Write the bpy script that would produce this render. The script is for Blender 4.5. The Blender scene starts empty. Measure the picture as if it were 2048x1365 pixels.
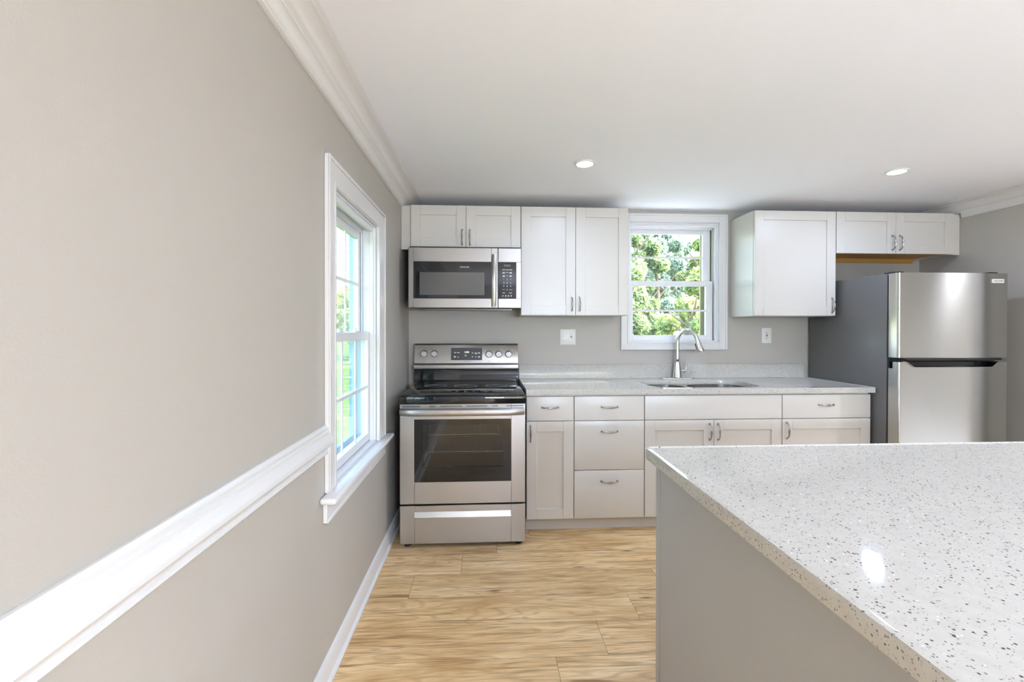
import bpy, bmesh, math, random
from math import sin, cos, pi, radians
from mathutils import Vector, Matrix
random.seed(7)
SC = bpy.context.scene
COL = SC.collection

# ------------------------------------------------------------------ camera
def make_camera():
    cd = bpy.data.cameras.new('camera')
    cam = bpy.data.objects.new('camera', cd)
    COL.objects.link(cam)
    f, yaw, pitch, roll = 907.8, 0.0557, 0.0059, 0.001      # pixels of a 2048 wide frame, radians
    fwd = Vector((sin(yaw)*cos(pitch), cos(yaw)*cos(pitch), -sin(pitch)))
    right = Vector((cos(yaw), -sin(yaw), 0))
    up = right.cross(fwd)
    r2 = right*cos(roll) + up*sin(roll)
    u2 = up*cos(roll) - right*sin(roll)
    m = Matrix((r2, u2, -fwd)).transposed().to_4x4()
    m.translation = Vector((0.5907, -3.4859, 1.3043))
    cam.matrix_world = m
    cd.sensor_width = 36; cd.sensor_fit = 'HORIZONTAL'
    cd.lens = f/2048*36
    cd.shift_y = -(682.5-662.74)/2048
    cd.clip_start = 0.02; cd.clip_end = 300
    SC.camera = cam
make_camera()

# ------------------------------------------------------------------ world, sun, exposure
W = bpy.data.worlds.new('sky'); SC.world = W; W.use_nodes = True
wn = W.node_tree.nodes; wl = W.node_tree.links
bg = wn['Background']
sky = wn.new('ShaderNodeTexSky'); sky.sky_type = 'NISHITA'; sky.sun_disc = False
sky.sun_elevation = radians(48); sky.sun_rotation = radians(108); sky.air_density = 1.2; sky.dust_density = 3.0
wl.new(sky.outputs[0], bg.inputs[0]); bg.inputs[1].default_value = 0.95
sd = bpy.data.lights.new('sun', 'SUN'); sd.energy = 3.0; sd.angle = radians(1.5); sd.color = (1, .95, .86)
so = bpy.data.objects.new('sun', sd); COL.objects.link(so)
so.rotation_euler = Vector((-0.75, 0.25, -0.75)).to_track_quat('-Z', 'Y').to_euler()
LAMP = 7.0             # watts of each added fill downlight, a wide beam
LAMP_COL = (.83, 1.03, 1.43)
GLOBE = 135.0
SC.view_settings.view_transform = 'Standard'
SC.view_settings.look = 'None'
SC.view_settings.exposure = 1.2
SC.view_settings.gamma = 1.0
SC.view_settings.use_curve_mapping = False
SC.cycles.max_bounces = 12; SC.cycles.diffuse_bounces = 7
SC.cycles.glossy_bounces = 5; SC.cycles.transparent_max_bounces = 16
SC.cycles.sample_clamp_indirect = 6.0
SC.cycles.caustics_reflective = False; SC.cycles.caustics_refractive = False
SC.cycles.use_denoising = True

# ------------------------------------------------------------------ helpers
def S(r, g, b):
    f = lambda c: (c/255/12.92) if c/255 <= .04045 else ((c/255+.055)/1.055)**2.4
    return (f(r), f(g), f(b), 1)

class Mats(dict):
    pass
M = Mats()
def mat(name, col, rough=.5, metal=0.0, spec=.5, coat=0.0):
    m = bpy.data.materials.new(name); m.use_nodes = True
    b = m.node_tree.nodes['Principled BSDF']
    b.inputs['Base Color'].default_value = col
    b.inputs['Roughness'].default_value = rough
    b.inputs['Metallic'].default_value = metal
    b.inputs['Specular IOR Level'].default_value = spec
    b.inputs['Coat Weight'].default_value = coat
    M[name] = m
    return m
def nt(m):
    n = m.node_tree.nodes; l = m.node_tree.links
    return n, l, n['Principled BSDF']
def node(n, kind, **kw):
    x = n.new(kind)
    for k, v in kw.items():
        if k.startswith('_'): setattr(x, k[1:], v)
        else: x.inputs[k.replace('_', ' ')].default_value = v
    return x
def coords(n, l, scale=(1, 1, 1), src='Object'):
    t = n.new('ShaderNodeTexCoord'); mp = n.new('ShaderNodeMapping')
    mp.inputs['Scale'].default_value = scale
    l.new(t.outputs[src], mp.inputs[0])
    return mp.outputs[0]
def paint(name, col, rough=.5, bump=.02, scale=250, var=.02):
    m = mat(name, col, rough); n, l, b = nt(m)
    co = coords(n, l)
    t = node(n, 'ShaderNodeTexNoise', Scale=scale, Detail=2.0); l.new(co, t.inputs[0])
    bp = node(n, 'ShaderNodeBump', Strength=bump, Distance=.01); l.new(t.outputs[0], bp.inputs['Height'])
    l.new(bp.outputs[0], b.inputs['Normal'])
    t2 = node(n, 'ShaderNodeTexNoise', Scale=1.7, Detail=3.0); l.new(co, t2.inputs[0])
    mx = n.new('ShaderNodeMix'); mx.data_type = 'RGBA'
    mx.inputs[6].default_value = tuple(c*(1-var) for c in col[:3])+(1,)
    mx.inputs[7].default_value = tuple(min(1, c*(1+var)) for c in col[:3])+(1,)
    l.new(t2.outputs[0], mx.inputs[0]); l.new(mx.outputs[2], b.inputs['Base Color'])
    return m
def brushed(name, col, rough, aniso=.6, along=(1, 1, 60)):
    m = mat(name, col, rough, 1.0); n, l, b = nt(m)
    co = coords(n, l, along)
    t = node(n, 'ShaderNodeTexNoise', Scale=14.0, Detail=3.0); l.new(co, t.inputs[0])
    r = node(n, 'ShaderNodeMapRange'); r.inputs[3].default_value = rough*.88; r.inputs[4].default_value = rough*1.15
    l.new(t.outputs[0], r.inputs[0]); l.new(r.outputs[0], b.inputs['Roughness'])
    if aniso:
        tg = n.new('ShaderNodeTangent'); tg.direction_type = 'RADIAL'; tg.axis = 'Z'
        b.inputs['Anisotropic'].default_value = aniso; b.inputs['Anisotropic Rotation'].default_value = .25
        l.new(tg.outputs[0], b.inputs['Tangent'])
    return m

paint('wall_paint', S(183, 178, 169), .55, .05, 220)
paint('ceiling_paint', S(238, 240, 245), .7, .03, 200, .01)
paint('trim_paint', S(222, 221, 219), .28, .01, 120, .01)
paint('cabinet_paint', S(205, 201, 193), .33, .008, 300, .008)
paint('cabinet_inside', S(200, 196, 190), .5, .01, 200)
paint('island_paint', S(164, 162, 157), .38, .01, 300, .015)
paint('vinyl', S(226, 227, 228), .3, .0, 100, .005)
paint('plastic_white', S(228, 227, 222), .3, .0, 100, .005)
paint('storm_olive', S(150, 148, 100), .5, .02, 100, .12)
paint('storm_sky_reflection', S(150, 190, 200), .5, .02, 100, .05)  # pale blue sky reflection put into the frame and outer jamb colour
mat('slot_dark', S(40, 38, 36), .5)
brushed('steel', S(172, 168, 162), .36, .6)
brushed('steel_fridge', S(188, 186, 181), .22, .82)
brushed('steel_plain', S(186, 184, 180), .24, 0)
mat('chrome', S(225, 226, 228), .07, 1.0)
mat('nickel', S(176, 172, 166), .2, 1.0)
mat('black_gloss', S(14, 14, 15), .06, 0, .5)
mat('black_satin', S(22, 22, 23), .35)
mat('black_plastic', S(28, 28, 29), .45)
paint('fridge_side', S(100, 99, 98), .36, .06, 420, .02)
mat('ring_paint', S(120, 119, 117), .3)
mat('print_white', S(215, 214, 210), .5)
mat('print_dark', S(60, 58, 56), .5)
mat('screen_grey', S(92, 90, 87), .12)
mat('knob_metal', S(196, 194, 190), .42, .7)
mat('enamel_grey', S(150, 148, 144), .4)
mat('rubber', S(20, 20, 20), .7)
paint('raw_wood', S(190, 140, 62), .45, .02, 60, .12)

def glass(name, tint, gl=.04):
    m = bpy.data.materials.new(name); m.use_nodes = True
    n = m.node_tree.nodes; l = m.node_tree.links
    n.clear()
    o = n.new('ShaderNodeOutputMaterial'); mx = n.new('ShaderNodeMixShader')
    t = n.new('ShaderNodeBsdfTransparent'); t.inputs[0].default_value = tint
    g = n.new('ShaderNodeBsdfGlossy'); g.inputs['Roughness'].default_value = .02
    lw = n.new('ShaderNodeLayerWeight'); lw.inputs[0].default_value = .5
    pw = n.new('ShaderNodeMath'); pw.operation = 'POWER'; pw.inputs[1].default_value = 5; l.new(lw.outputs['Facing'], pw.inputs[0])
    fr = n.new('ShaderNodeMath'); fr.operation = 'MULTIPLY_ADD'; fr.inputs[1].default_value = .96; fr.inputs[2].default_value = gl; l.new(pw.outputs[0], fr.inputs[0])
    l.new(fr.outputs[0], mx.inputs[0]); l.new(t.outputs[0], mx.inputs[1]); l.new(g.outputs[0], mx.inputs[2])
    l.new(mx.outputs[0], o.inputs[0])
    M[name] = m
glass('window_glass', (.95, .97, .97, 1))
glass('oven_glass', (.62, .61, .60, 1))

def emit(name, col, st):
    m = bpy.data.materials.new(name); m.use_nodes = True
    b = m.node_tree.nodes['Principled BSDF']
    b.inputs['Base Color'].default_value = (.8, .8, .8, 1)
    b.inputs['Emission Color'].default_value = tuple(col)+(1,)
    b.inputs['Emission Strength'].default_value = st
    M[name] = m
emit('lamp_lens', LAMP_COL, 20)
emit('globe_glow', LAMP_COL, GLOBE)
emit('clock_digits', (.75, .95, .55), .8)

def quartz():
    m = mat('quartz', S(222, 220, 216), .04, 0, .5); n, l, b = nt(m)
    co = coords(n, l, (1, 1, 1))
    nz = node(n, 'ShaderNodeTexNoise', Scale=140.0, Detail=2.0); l.new(co, nz.inputs[0])
    ad = n.new('ShaderNodeVectorMath'); ad.operation = 'MULTIPLY_ADD'
    ad.inputs[1].default_value = (.004, .004, .004)
    l.new(nz.outputs['Color'], ad.inputs[0]); l.new(co, ad.inputs[2])
    last = None
    base = n.new('ShaderNodeRGB'); base.outputs[0].default_value = S(225, 223, 219)
    t3 = node(n, 'ShaderNodeTexNoise', Scale=55.0, Detail=4.0); l.new(co, t3.inputs[0])
    mx0 = n.new('ShaderNodeMix'); mx0.data_type = 'RGBA'
    mx0.inputs[6].default_value = S(180, 177, 169); mx0.inputs[7].default_value = S(199, 196, 188)
    l.new(t3.outputs[0], mx0.inputs[0]); last = mx0.outputs[2]
    for sc, keep, rad, col in ((250, .26, .46, S(126, 119, 111)), (165, .22, .40, S(78, 73, 67)), (280, .28, .45, S(172, 167, 159)), (150, .06, .33, S(238, 238, 235))):
        v = node(n, 'ShaderNodeTexVoronoi', Scale=float(sc)); l.new(ad.outputs[0], v.inputs[0])
        sp = n.new('ShaderNodeSeparateColor'); l.new(v.outputs['Color'], sp.inputs[0])
        a = n.new('ShaderNodeMath'); a.operation = 'LESS_THAN'; a.inputs[1].default_value = keep; l.new(sp.outputs[0], a.inputs[0])
        # radius varies per speck
        rr = n.new('ShaderNodeMath'); rr.operation = 'MULTIPLY'; rr.inputs[1].default_value = rad; l.new(sp.outputs[1], rr.inputs[0])
        d = n.new('ShaderNodeMath'); d.operation = 'LESS_THAN'; l.new(v.outputs['Distance'], d.inputs[0]); l.new(rr.outputs[0], d.inputs[1])
        k = n.new('ShaderNodeMath'); k.operation = 'MULTIPLY'; l.new(a.outputs[0], k.inputs[0]); l.new(d.outputs[0], k.inputs[1])
        mx = n.new('ShaderNodeMix'); mx.data_type = 'RGBA'
        l.new(k.outputs[0], mx.inputs[0]); l.new(last, mx.inputs[6]); mx.inputs[7].default_value = col
        last = mx.outputs[2]
    l.new(last, b.inputs['Base Color'])
quartz()

def floor_mat():
    m = mat('plank_wood', S(200, 165, 115), .36); n, l, b = nt(m)
    uv = n.new('ShaderNodeUVMap'); uv.uv_map = 'planks'
    def nz(scale, detail, dist, sc):
        mp = n.new('ShaderNodeMapping'); mp.inputs['Scale'].default_value = scale
        l.new(uv.outputs[0], mp.inputs[0])
        t = node(n, 'ShaderNodeTexNoise', Scale=sc, Detail=detail, Distortion=dist); l.new(mp.outputs[0], t.inputs[0])
        return t.outputs[0]
    broad = nz((.9, 5.5, 1), 3.0, .8, 2.4)
    streak = nz((1.0, 22, 1), 6.0, .7, 3.0)
    fine = nz((6, 160, 1), 3.0, 0, 2.0)
    # cathedral arches: contour lines of a stretched noise field
    field = nz((.55, 4.2, 1), 1.5, .15, 2.0)
    c1 = n.new('ShaderNodeMath'); c1.operation = 'MULTIPLY'; c1.inputs[1].default_value = 95; l.new(field, c1.inputs[0])
    c2 = n.new('ShaderNodeMath'); c2.operation = 'SINE'; l.new(c1.outputs[0], c2.inputs[0])
    r1 = n.new('ShaderNodeValToRGB'); e = r1.color_ramp.elements
    e[0].position = .25; e[0].color = S(196, 156, 102); e[1].position = .75; e[1].color = S(244, 218, 172)
    e2 = r1.color_ramp.elements.new(.5); e2.color = S(228, 194, 142)
    l.new(broad, r1.inputs[0])
    def dark(fac, col, lo, hi, amt, src):
        mr = n.new('ShaderNodeMapRange'); mr.inputs[1].default_value = lo; mr.inputs[2].default_value = hi
        mr.inputs[3].default_value = 0; mr.inputs[4].default_value = amt; l.new(fac, mr.inputs[0])
        mx = n.new('ShaderNodeMix'); mx.data_type = 'RGBA'; l.new(mr.outputs[0], mx.inputs[0])
        l.new(src, mx.inputs[6]); mx.inputs[7].default_value = col
        return mx.outputs[2]
    c = dark(streak, S(140, 102, 62), .52, .70, .8, r1.outputs[0])
    c = dark(streak, S(238, 216, 182), .42, .2, .55, c)
    c = dark(c2.outputs[0], S(156, 114, 70), .3, 1.0, .30, c)
    c = dark(fine, S(134, 98, 60), .48, .75, .5, c)
    # knots
    mp = n.new('ShaderNodeMapping'); mp.inputs['Scale'].default_value = (1.5, 7.5, 1); l.new(uv.outputs[0], mp.inputs[0])
    v = node(n, 'ShaderNodeTexVoronoi', Scale=1.35); l.new(mp.outputs[0], v.inputs[0])
    nn = nz((9, 40, 1), 3.0, 1.0, 2.0)
    aa = n.new('ShaderNodeMath'); aa.operation = 'MULTIPLY_ADD'; aa.inputs[1].default_value = .10; l.new(nn, aa.inputs[0]); l.new(v.outputs['Distance'], aa.inputs[2])
    c = dark(aa.outputs[0], S(84, 58, 36), .15, .08, .9, c)
    # per plank tint
    vc = n.new('ShaderNodeAttribute'); vc.attribute_name = 'tint'
    hs = n.new('ShaderNodeHueSaturation'); l.new(c, hs.inputs['Color'])
    mr = n.new('ShaderNodeMapRange'); mr.inputs[3].default_value = 1.0; mr.inputs[4].default_value = 1.14
    l.new(vc.outputs['Fac'], mr.inputs[0]); l.new(mr.outputs[0], hs.inputs['Value'])
    l.new(hs.outputs[0], b.inputs['Base Color'])
    bp = node(n, 'ShaderNodeBump', Strength=.06, Distance=.004); l.new(streak, bp.inputs['Height']); l.new(bp.outputs[0], b.inputs['Normal'])
floor_mat()
mat('seam', S(92, 72, 48), .7)

def foliage(name, c0, c1):
    m = mat(name, c0, .6); n, l, b = nt(m)
    co = coords(n, l); t = node(n, 'ShaderNodeTexNoise', Scale=2.2, Detail=6.0); l.new(co, t.inputs[0])
    r = n.new('ShaderNodeValToRGB'); e = r.color_ramp.elements
    e[0].position = .3; e[0].color = c0; e[1].position = .68; e[1].color = c1
    l.new(t.outputs[0], r.inputs[0]); l.new(r.outputs[0], b.inputs['Base Color'])
    tr = n.new('ShaderNodeBsdfTranslucent'); l.new(r.outputs[0], tr.inputs[0])
    mx = n.new('ShaderNodeMixShader'); mx.inputs[0].default_value = .4
    o = n['Material Output']; l.new(b.outputs[0], mx.inputs[1]); l.new(tr.outputs[0], mx.inputs[2]); l.new(mx.outputs[0], o.inputs[0])
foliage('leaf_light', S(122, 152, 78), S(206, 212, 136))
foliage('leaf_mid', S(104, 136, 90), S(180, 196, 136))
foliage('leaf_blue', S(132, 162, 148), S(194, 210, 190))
foliage('lawn_green', S(72, 106, 42), S(122, 156, 72))
paint('bounce_stone', S(236, 236, 238), .8, .05, 20, .05)  # near-white stone of the added unseen slabs, bright so they bounce light
paint('bark', S(120, 108, 94), .9, .3, 30, .2)

# -- mesh building
class G:
    def __init__(s): s.bm = bmesh.new()
    def box(s, x0, x1, y0, y1, z0, z1, bev=0, seg=1, mi=0):
        vs = [s.bm.verts.new((x, y, z)) for x in (x0, x1) for y in (y0, y1) for z in (z0, z1)]
        fs = [s.bm.faces.new([vs[i] for i in q]) for q in ((0, 1, 3, 2), (4, 6, 7, 5), (0, 4, 5, 1), (2, 3, 7, 6), (0, 2, 6, 4), (1, 5, 7, 3))]
        for f in fs: f.material_index = mi
        if bev:
            es = {e for f in fs for e in f.edges}
            r = bmesh.ops.bevel(s.bm, geom=list(es), offset=bev, segments=seg, affect='EDGES', profile=.5)
            for f in r['faces']: f.material_index = mi
        return s
    def prism(s, pts, axis, a, b, mi=0):
        """pts in the plane across axis: 'y' -> (x,z), 'x' -> (y,z), 'z' -> (x,y)"""
        def P(p, t):
            return {'y': (p[0], t, p[1]), 'x': (t, p[0], p[1]), 'z': (p[0], p[1], t)}[axis]
        A = [s.bm.verts.new(P(p, a)) for p in pts]; B = [s.bm.verts.new(P(p, b)) for p in pts]
        n = len(pts)
        fs = [s.bm.faces.new([A[i], A[(i+1) % n], B[(i+1) % n], B[i]]) for i in range(n)]
        fs += [s.bm.faces.new(A), s.bm.faces.new(B[::-1])]
        for f in fs: f.material_index = mi
        return s
    def tube(s, pts, rad, n=12, flat=1.0, cap=True, up=None):
        pts = [Vector(p) for p in pts]
        if not hasattr(rad, '__len__'): rad = [rad]*len(pts)
        rings = []; prev = None
        for i, p in enumerate(pts):
            t = (pts[min(i+1, len(pts)-1)]-pts[max(i-1, 0)]).normalized()
            if prev is None:
                ref = Vector(up) if up else (Vector((0, 0, 1)) if abs(t.z) < .9 else Vector((1, 0, 0)))
                a = (ref-t*ref.dot(t)).normalized()
            else:
                a = (prev-t*prev.dot(t)).normalized()
            prev = a; b = t.cross(a)
            rings.append([s.bm.verts.new(p+a*(cos(2*pi*k/n)*rad[i])+b*(sin(2*pi*k/n)*rad[i]*flat)) for k in range(n)])
        for r0, r1 in zip(rings, rings[1:]):
            for k in range(n): s.bm.faces.new([r0[k], r0[(k+1) % n], r1[(k+1) % n], r1[k]])
        if cap: s.bm.faces.new(rings[0][::-1]); s.bm.faces.new(rings[-1])
        return s
    def lathe(s, prof, c, axis='z', n=24):
        rings = []
        for r, t in prof:
            ring = []
            for k in range(n):
                a = 2*pi*k/n; x, y = r*cos(a), r*sin(a)
                q = {'z': (x, y, t), 'y': (x, -t, y), 'x': (t, x, y)}[axis]
                ring.append(s.bm.verts.new(Vector(q)+Vector(c)))
            rings.append(ring)
        for r0, r1 in zip(rings, rings[1:]):
            for k in range(n): s.bm.faces.new([r0[k], r0[(k+1) % n], r1[(k+1) % n], r1[k]])
        s.bm.faces.new(rings[0][::-1]); s.bm.faces.new(rings[-1])
        return s
    def ring(s, c, r0, r1, z0, z1, n=56):
        V = []
        for k in range(n):
            a = 2*pi*k/n
            V.append([s.bm.verts.new((c[0]+r*cos(a), c[1]+r*sin(a), z)) for r, z in ((r0, z0), (r1, z0), (r1, z1), (r0, z1))])
        for k in range(n):
            A, B = V[k], V[(k+1) % n]
            for j in range(4): s.bm.faces.new([A[j], B[j], B[(j+1) % 4], A[(j+1) % 4]])
        return s
    def slab(s, outer, inners, z0, z1):
        """polygon with holes, extruded along z"""
        loops = [outer]+inners
        for z in (z0, z1):
            es = []
            for lp in loops:
                vs = [s.bm.verts.new((x, y, z)) for x, y in lp]
                es += [s.bm.edges.new((vs[i], vs[(i+1) % len(vs)])) for i in range(len(vs))]
            bmesh.ops.triangle_fill(s.bm, edges=es, use_beauty=True, use_dissolve=False)
        for lp in loops:
            a = [s.bm.verts.new((x, y, z0)) for x, y in lp]; b = [s.bm.verts.new((x, y, z1)) for x, y in lp]
            for i in range(len(lp)):
                j = (i+1) % len(lp); s.bm.faces.new([a[i], a[j], b[j], b[i]])
        bmesh.ops.remove_doubles(s.bm, verts=s.bm.verts, dist=1e-5)
        return s
    def build(s, name, mats, parent=None, origin=None, smooth=40):
        if origin is None:
            origin = ROOT.get(parent.name, Vector((0, 0, 0))) if parent else Vector((0, 0, 0))
        origin = Vector(origin)
        bmesh.ops.recalc_face_normals(s.bm, faces=s.bm.faces)
        bmesh.ops.translate(s.bm, verts=s.bm.verts, vec=-origin)
        me = bpy.data.meshes.new(name); s.bm.to_mesh(me); s.bm.free()
        for m in (mats if isinstance(mats, (list, tuple)) else [mats]): me.materials.append(M[m])
        if smooth:
            for p in me.polygons: p.use_smooth = True
            me.set_sharp_from_angle(angle=radians(smooth))
        o = bpy.data.objects.new(name, me); COL.objects.link(o)
        if parent: o.parent = parent
        else: o.location = origin
        ROOT[o.name] = origin
        return o
ROOT = {}
def thing(name, loc, label, cat, group=None):
    o = bpy.data.objects.new(name, None); COL.objects.link(o); o.location = loc
    o.empty_display_size = .1
    o['label'] = label; o['category'] = cat
    if group: o['group'] = group
    ROOT[o.name] = Vector(loc)
    return o
def tag(o, label, cat, group=None):
    o['label'] = label; o['category'] = cat
    if group: o['group'] = group
    return o
def structure(o, label=None, cat=None):
    o['kind'] = 'structure'
    if label: o['label'] = label
    if cat: o['category'] = cat
    return o
def lettering(strings, name, m, parent, depth=.0004):
    """strings: (text, size, (x, y, z) centre) facing -Y, joined into one printed part"""
    bm = bmesh.new()
    for txt, size, c in strings:
        cu = bpy.data.curves.new('t', 'FONT'); cu.body = txt; cu.size = size; cu.align_x = 'CENTER'; cu.align_y = 'CENTER'
        cu.extrude = depth/2; cu.resolution_u = 2
        to = bpy.data.objects.new('t', cu); COL.objects.link(to)
        dg = bpy.context.evaluated_depsgraph_get(); dg.update()
        me = bpy.data.meshes.new_from_object(to.evaluated_get(dg))
        tm = Matrix.Translation(c) @ Matrix.Rotation(pi/2, 4, 'X')
        me.transform(tm); bm.from_mesh(me)
        bpy.data.objects.remove(to); bpy.data.curves.remove(cu); bpy.data.meshes.remove(me)
    g = G(); g.bm.free(); g.bm = bm
    return g.build(name, m, parent, smooth=0)

def rrect(x0, x1, y0, y1, r, n=8):
    pts = []
    for cx, cy, a0 in ((x1-r, y1-r, 0), (x0+r, y1-r, 90), (x0+r, y0+r, 180), (x1-r, y0+r, 270)):
        for k in range(n+1):
            a = radians(a0+90*k/n); pts.append((cx+r*cos(a), cy+r*sin(a)))
    return pts

# ------------------------------------------------------------------ room shell
XR, YF, ZC = 4.085, -7.0, 2.226
# floor: separate planks in one mesh, seams between them
def build_floor():
    bm = bmesh.new(); uvl = bm.loops.layers.uv.new('planks'); tl = bm.faces.layers.float.new('tint')
    w, L, g = .2105, 1.27, .0007
    first = {0: .65, 1: .454, 2: .213, 3: 1.28, 4: 1.078, 5: .865}
    base = [bm.verts.new(p) for p in ((-.02, YF, -.003), (XR+.02, YF, -.003), (XR+.02, .02, -.003), (-.02, .02, -.003))]
    f = bm.faces.new(base); f.material_index = 1
    for r in range(-4, 31):
        y1 = -.652-.2105*r; y0 = y1-w
        if y1 <= YF: break
        y0 = max(y0, YF)
        y1 = min(y1, .02)
        if y0 >= .02: continue
        j = first.get(r, (.65-.21*r) % L)
        x = j-L*math.ceil((j+.02)/L)
        while x < XR+.02:
            a, b = max(x, -.02), min(x+L, XR+.02)
            if b-a > .01:
                vs = [bm.verts.new(p) for p in ((a+g, y0+g, 0), (b-g, y0+g, 0), (b-g, y1-g, 0), (a+g, y1-g, 0))]
                f = bm.faces.new(vs); f[tl] = random.random()
                ou, ov = random.uniform(0, 60), random.uniform(0, 60)
                for lp in f.loops: lp[uvl].uv = (lp.vert.co.x+ou, lp.vert.co.y+ov)
            x += L
    me = bpy.data.meshes.new('floor'); bm.to_mesh(me); bm.free()
    me.materials.append(M['plank_wood']); me.materials.append(M['seam'])
    o = bpy.data.objects.new('floor', me); COL.objects.link(o)
    structure(o, 'light oak plank floor', 'floor')
build_floor()
structure(G().box(-.35, XR+.3, YF-.2, .3, -.25, -.004).build('trim_1', 'cabinet_inside'), 'subfloor slab beneath the planks', 'slab')
structure(G().box(-.35, XR+.3, YF-.2, .3, ZC, ZC+.2).build('ceiling', 'ceiling_paint'), 'smooth white painted ceiling', 'ceiling')
# left wall with window opening
W1 = dict(a0=-1.72, a1=-1.02, z0=.70, z1=1.847)
W2 = dict(a0=1.695, a1=2.415, z0=1.20, z1=2.135)
g = G(); T1 = .125
g.box(-T1, 0, YF-.2, W1['a0'], 0, ZC); g.box(-T1, 0, W1['a1'], .2, 0, ZC)
g.box(-T1, 0, W1['a0'], W1['a1'], 0, W1['z0']-.03); g.box(-T1, 0, W1['a0'], W1['a1'], W1['z1'], ZC)
structure(g.build('wall_left', 'wall_paint'), 'warm grey painted wall on the left', 'wall')
g = G(); T2 = .18
g.box(0, W2['a0'], 0, T2, 0, ZC); g.box(W2['a1'], XR, 0, T2, 0, ZC)
g.box(W2['a0'], W2['a1'], 0, T2, 0, W2['z0']); g.box(W2['a0'], W2['a1'], 0, T2, W2['z1'], ZC)
structure(g.build('wall_back', 'wall_paint'), 'pale grey painted wall behind the cabinets', 'wall')
g = G(); RO0, RO1, ROZ = -2.6, -1.18, 2.04  # unseen opening added here for the refrigerator door to reflect
g.box(XR, XR+.15, YF-.2, RO0, 0, ZC); g.box(XR, XR+.15, RO1, .2, 0, ZC); g.box(XR, XR+.15, RO0, RO1, ROZ, ZC)
structure(g.build('wall_right', 'wall_paint'), 'pale grey painted wall on the right', 'wall')
g = G()
DX0, DX1, DZ = 1.7, 3.7, 2.08  # unseen opening added to let in fill daylight
g.box(0, DX0, YF-.15, YF, 0, ZC); g.box(DX1, XR, YF-.15, YF, 0, ZC); g.box(DX0, DX1, YF-.15, YF, DZ, ZC)
structure(g.build('wall_front', 'wall_paint'), 'wall behind the camera with a wide opening added for fill daylight', 'wall')

# crown moulding
def crown_pts(x0, sgn, drop, out):
    # profile from wall foot up to the ceiling edge, unit (0..1)
    pr = [(0, 0), (.09, 0), (.13, .03), (.13, .09), (.17, .12), (.20, .20), (.25, .34), (.33, .44), (.37, .46), (.37, .52), (.42, .56),
          (.47, .60), (.50, .62), (.54, .70), (.62, .80), (.74, .87), (.84, .90), (.88, .90), (.88, .95), (.94, .95), (1.0, 1.0)]
    return [(x0+sgn*out*a, ZC-.001-drop+drop*b) for a, b in pr]+[(x0, ZC-.001)]
g = G()
pts = crown_pts(.0005, 1, .081, .117)
g.prism(pts, 'y', YF, -.333)
hi = [p for p in pts if p[1] > 2.157]
g.prism([(.0005, 2.157), (.018, 2.157)]+hi, 'y', -.333, -.001)
structure(g.build('trim_2', 'trim_paint'), 'white crown moulding along the left wall', 'crown moulding')
g = G()
pts = crown_pts(XR-.0005, -1, .105, .085)
g.prism(pts, 'y', YF, -.336)
g.prism([(XR-.0005, 2.157), (XR-.02, 2.157)]+[p for p in pts if p[1] > 2.157], 'y', -.336, -.001)
structure(g.build('trim_3', 'trim_paint'), 'white crown moulding along the right wall', 'crown moulding')
# chair rail
cr = [(0, .953), (.008, .953), (.010, .946), (.014, .943), (.014, .934), (.018, .931), (.019, .922), (.024, .918), (.026, .910), (.031, .906), (.034, .898),
      (.034, .888), (.030, .884), (.024, .880), (.020, .872), (.012, .869), (.010, .866), (.010, .861), (.015, .857), (.016, .852), (.012, .847), (.006, .845), (0, .845)]
structure(G().prism([(x+.0005, z) for x, z in cr], 'y', YF, -1.7975).build('trim_4', 'trim_paint'), 'white moulded chair rail on the left wall', 'chair rail')
# baseboards
bbp = [(0, .0), (.024, .0), (.026, .012), (.022, .018), (.014, .022), (.014, .070), (.011, .078), (.009, .086), (.004, .094), (0, .096)]
structure(G().prism([(x+.0005, z+.0005) for x, z in bbp], 'y', YF, -.001).build('baseboard_left', 'trim_paint'), 'white baseboard along the left wall', 'baseboard')
structure(G().prism([(XR-.0005-x, z+.0005) for x, z in bbp], 'y', RO1+.08, -.03).build('baseboard_right', 'trim_paint'), 'white baseboard along the right wall', 'baseboard')

g = G()
g.box(XR-.018, XR-.0005, RO1, RO1+.08, .001, ROZ+.08, .002); g.box(XR-.018, XR-.0005, RO0-.08, RO0, .001, ROZ+.08, .002); g.box(XR-.018, XR-.0005, RO0, RO1, ROZ, ROZ+.08, .002)
structure(g.build('trim_5', 'trim_paint'), 'white casing around the unseen opening added in the right wall', 'door casing')
g = G()  # unseen side room added so the refrigerator door reflects a bright space
g.box(6.4, 6.5, -4.2, .2, 0, ZC); g.box(XR+.15, 6.4, -4.3, -4.2, 0, ZC); g.box(XR+.15, 6.4, .1, .2, 0, ZC)
structure(g.build('wall_side', 'wall_paint'), 'unseen walls of the added side room', 'wall')
structure(G().box(XR, 6.5, -4.3, .2, -.1, -.0005).build('floor_side', 'bounce_stone'), 'unseen floor of the added side room', 'floor')
structure(G().box(XR+.3, 6.5, -4.3, .2, ZC, ZC+.1).build('ceiling_side', 'ceiling_paint'), 'unseen ceiling of the added side room', 'ceiling')
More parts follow.
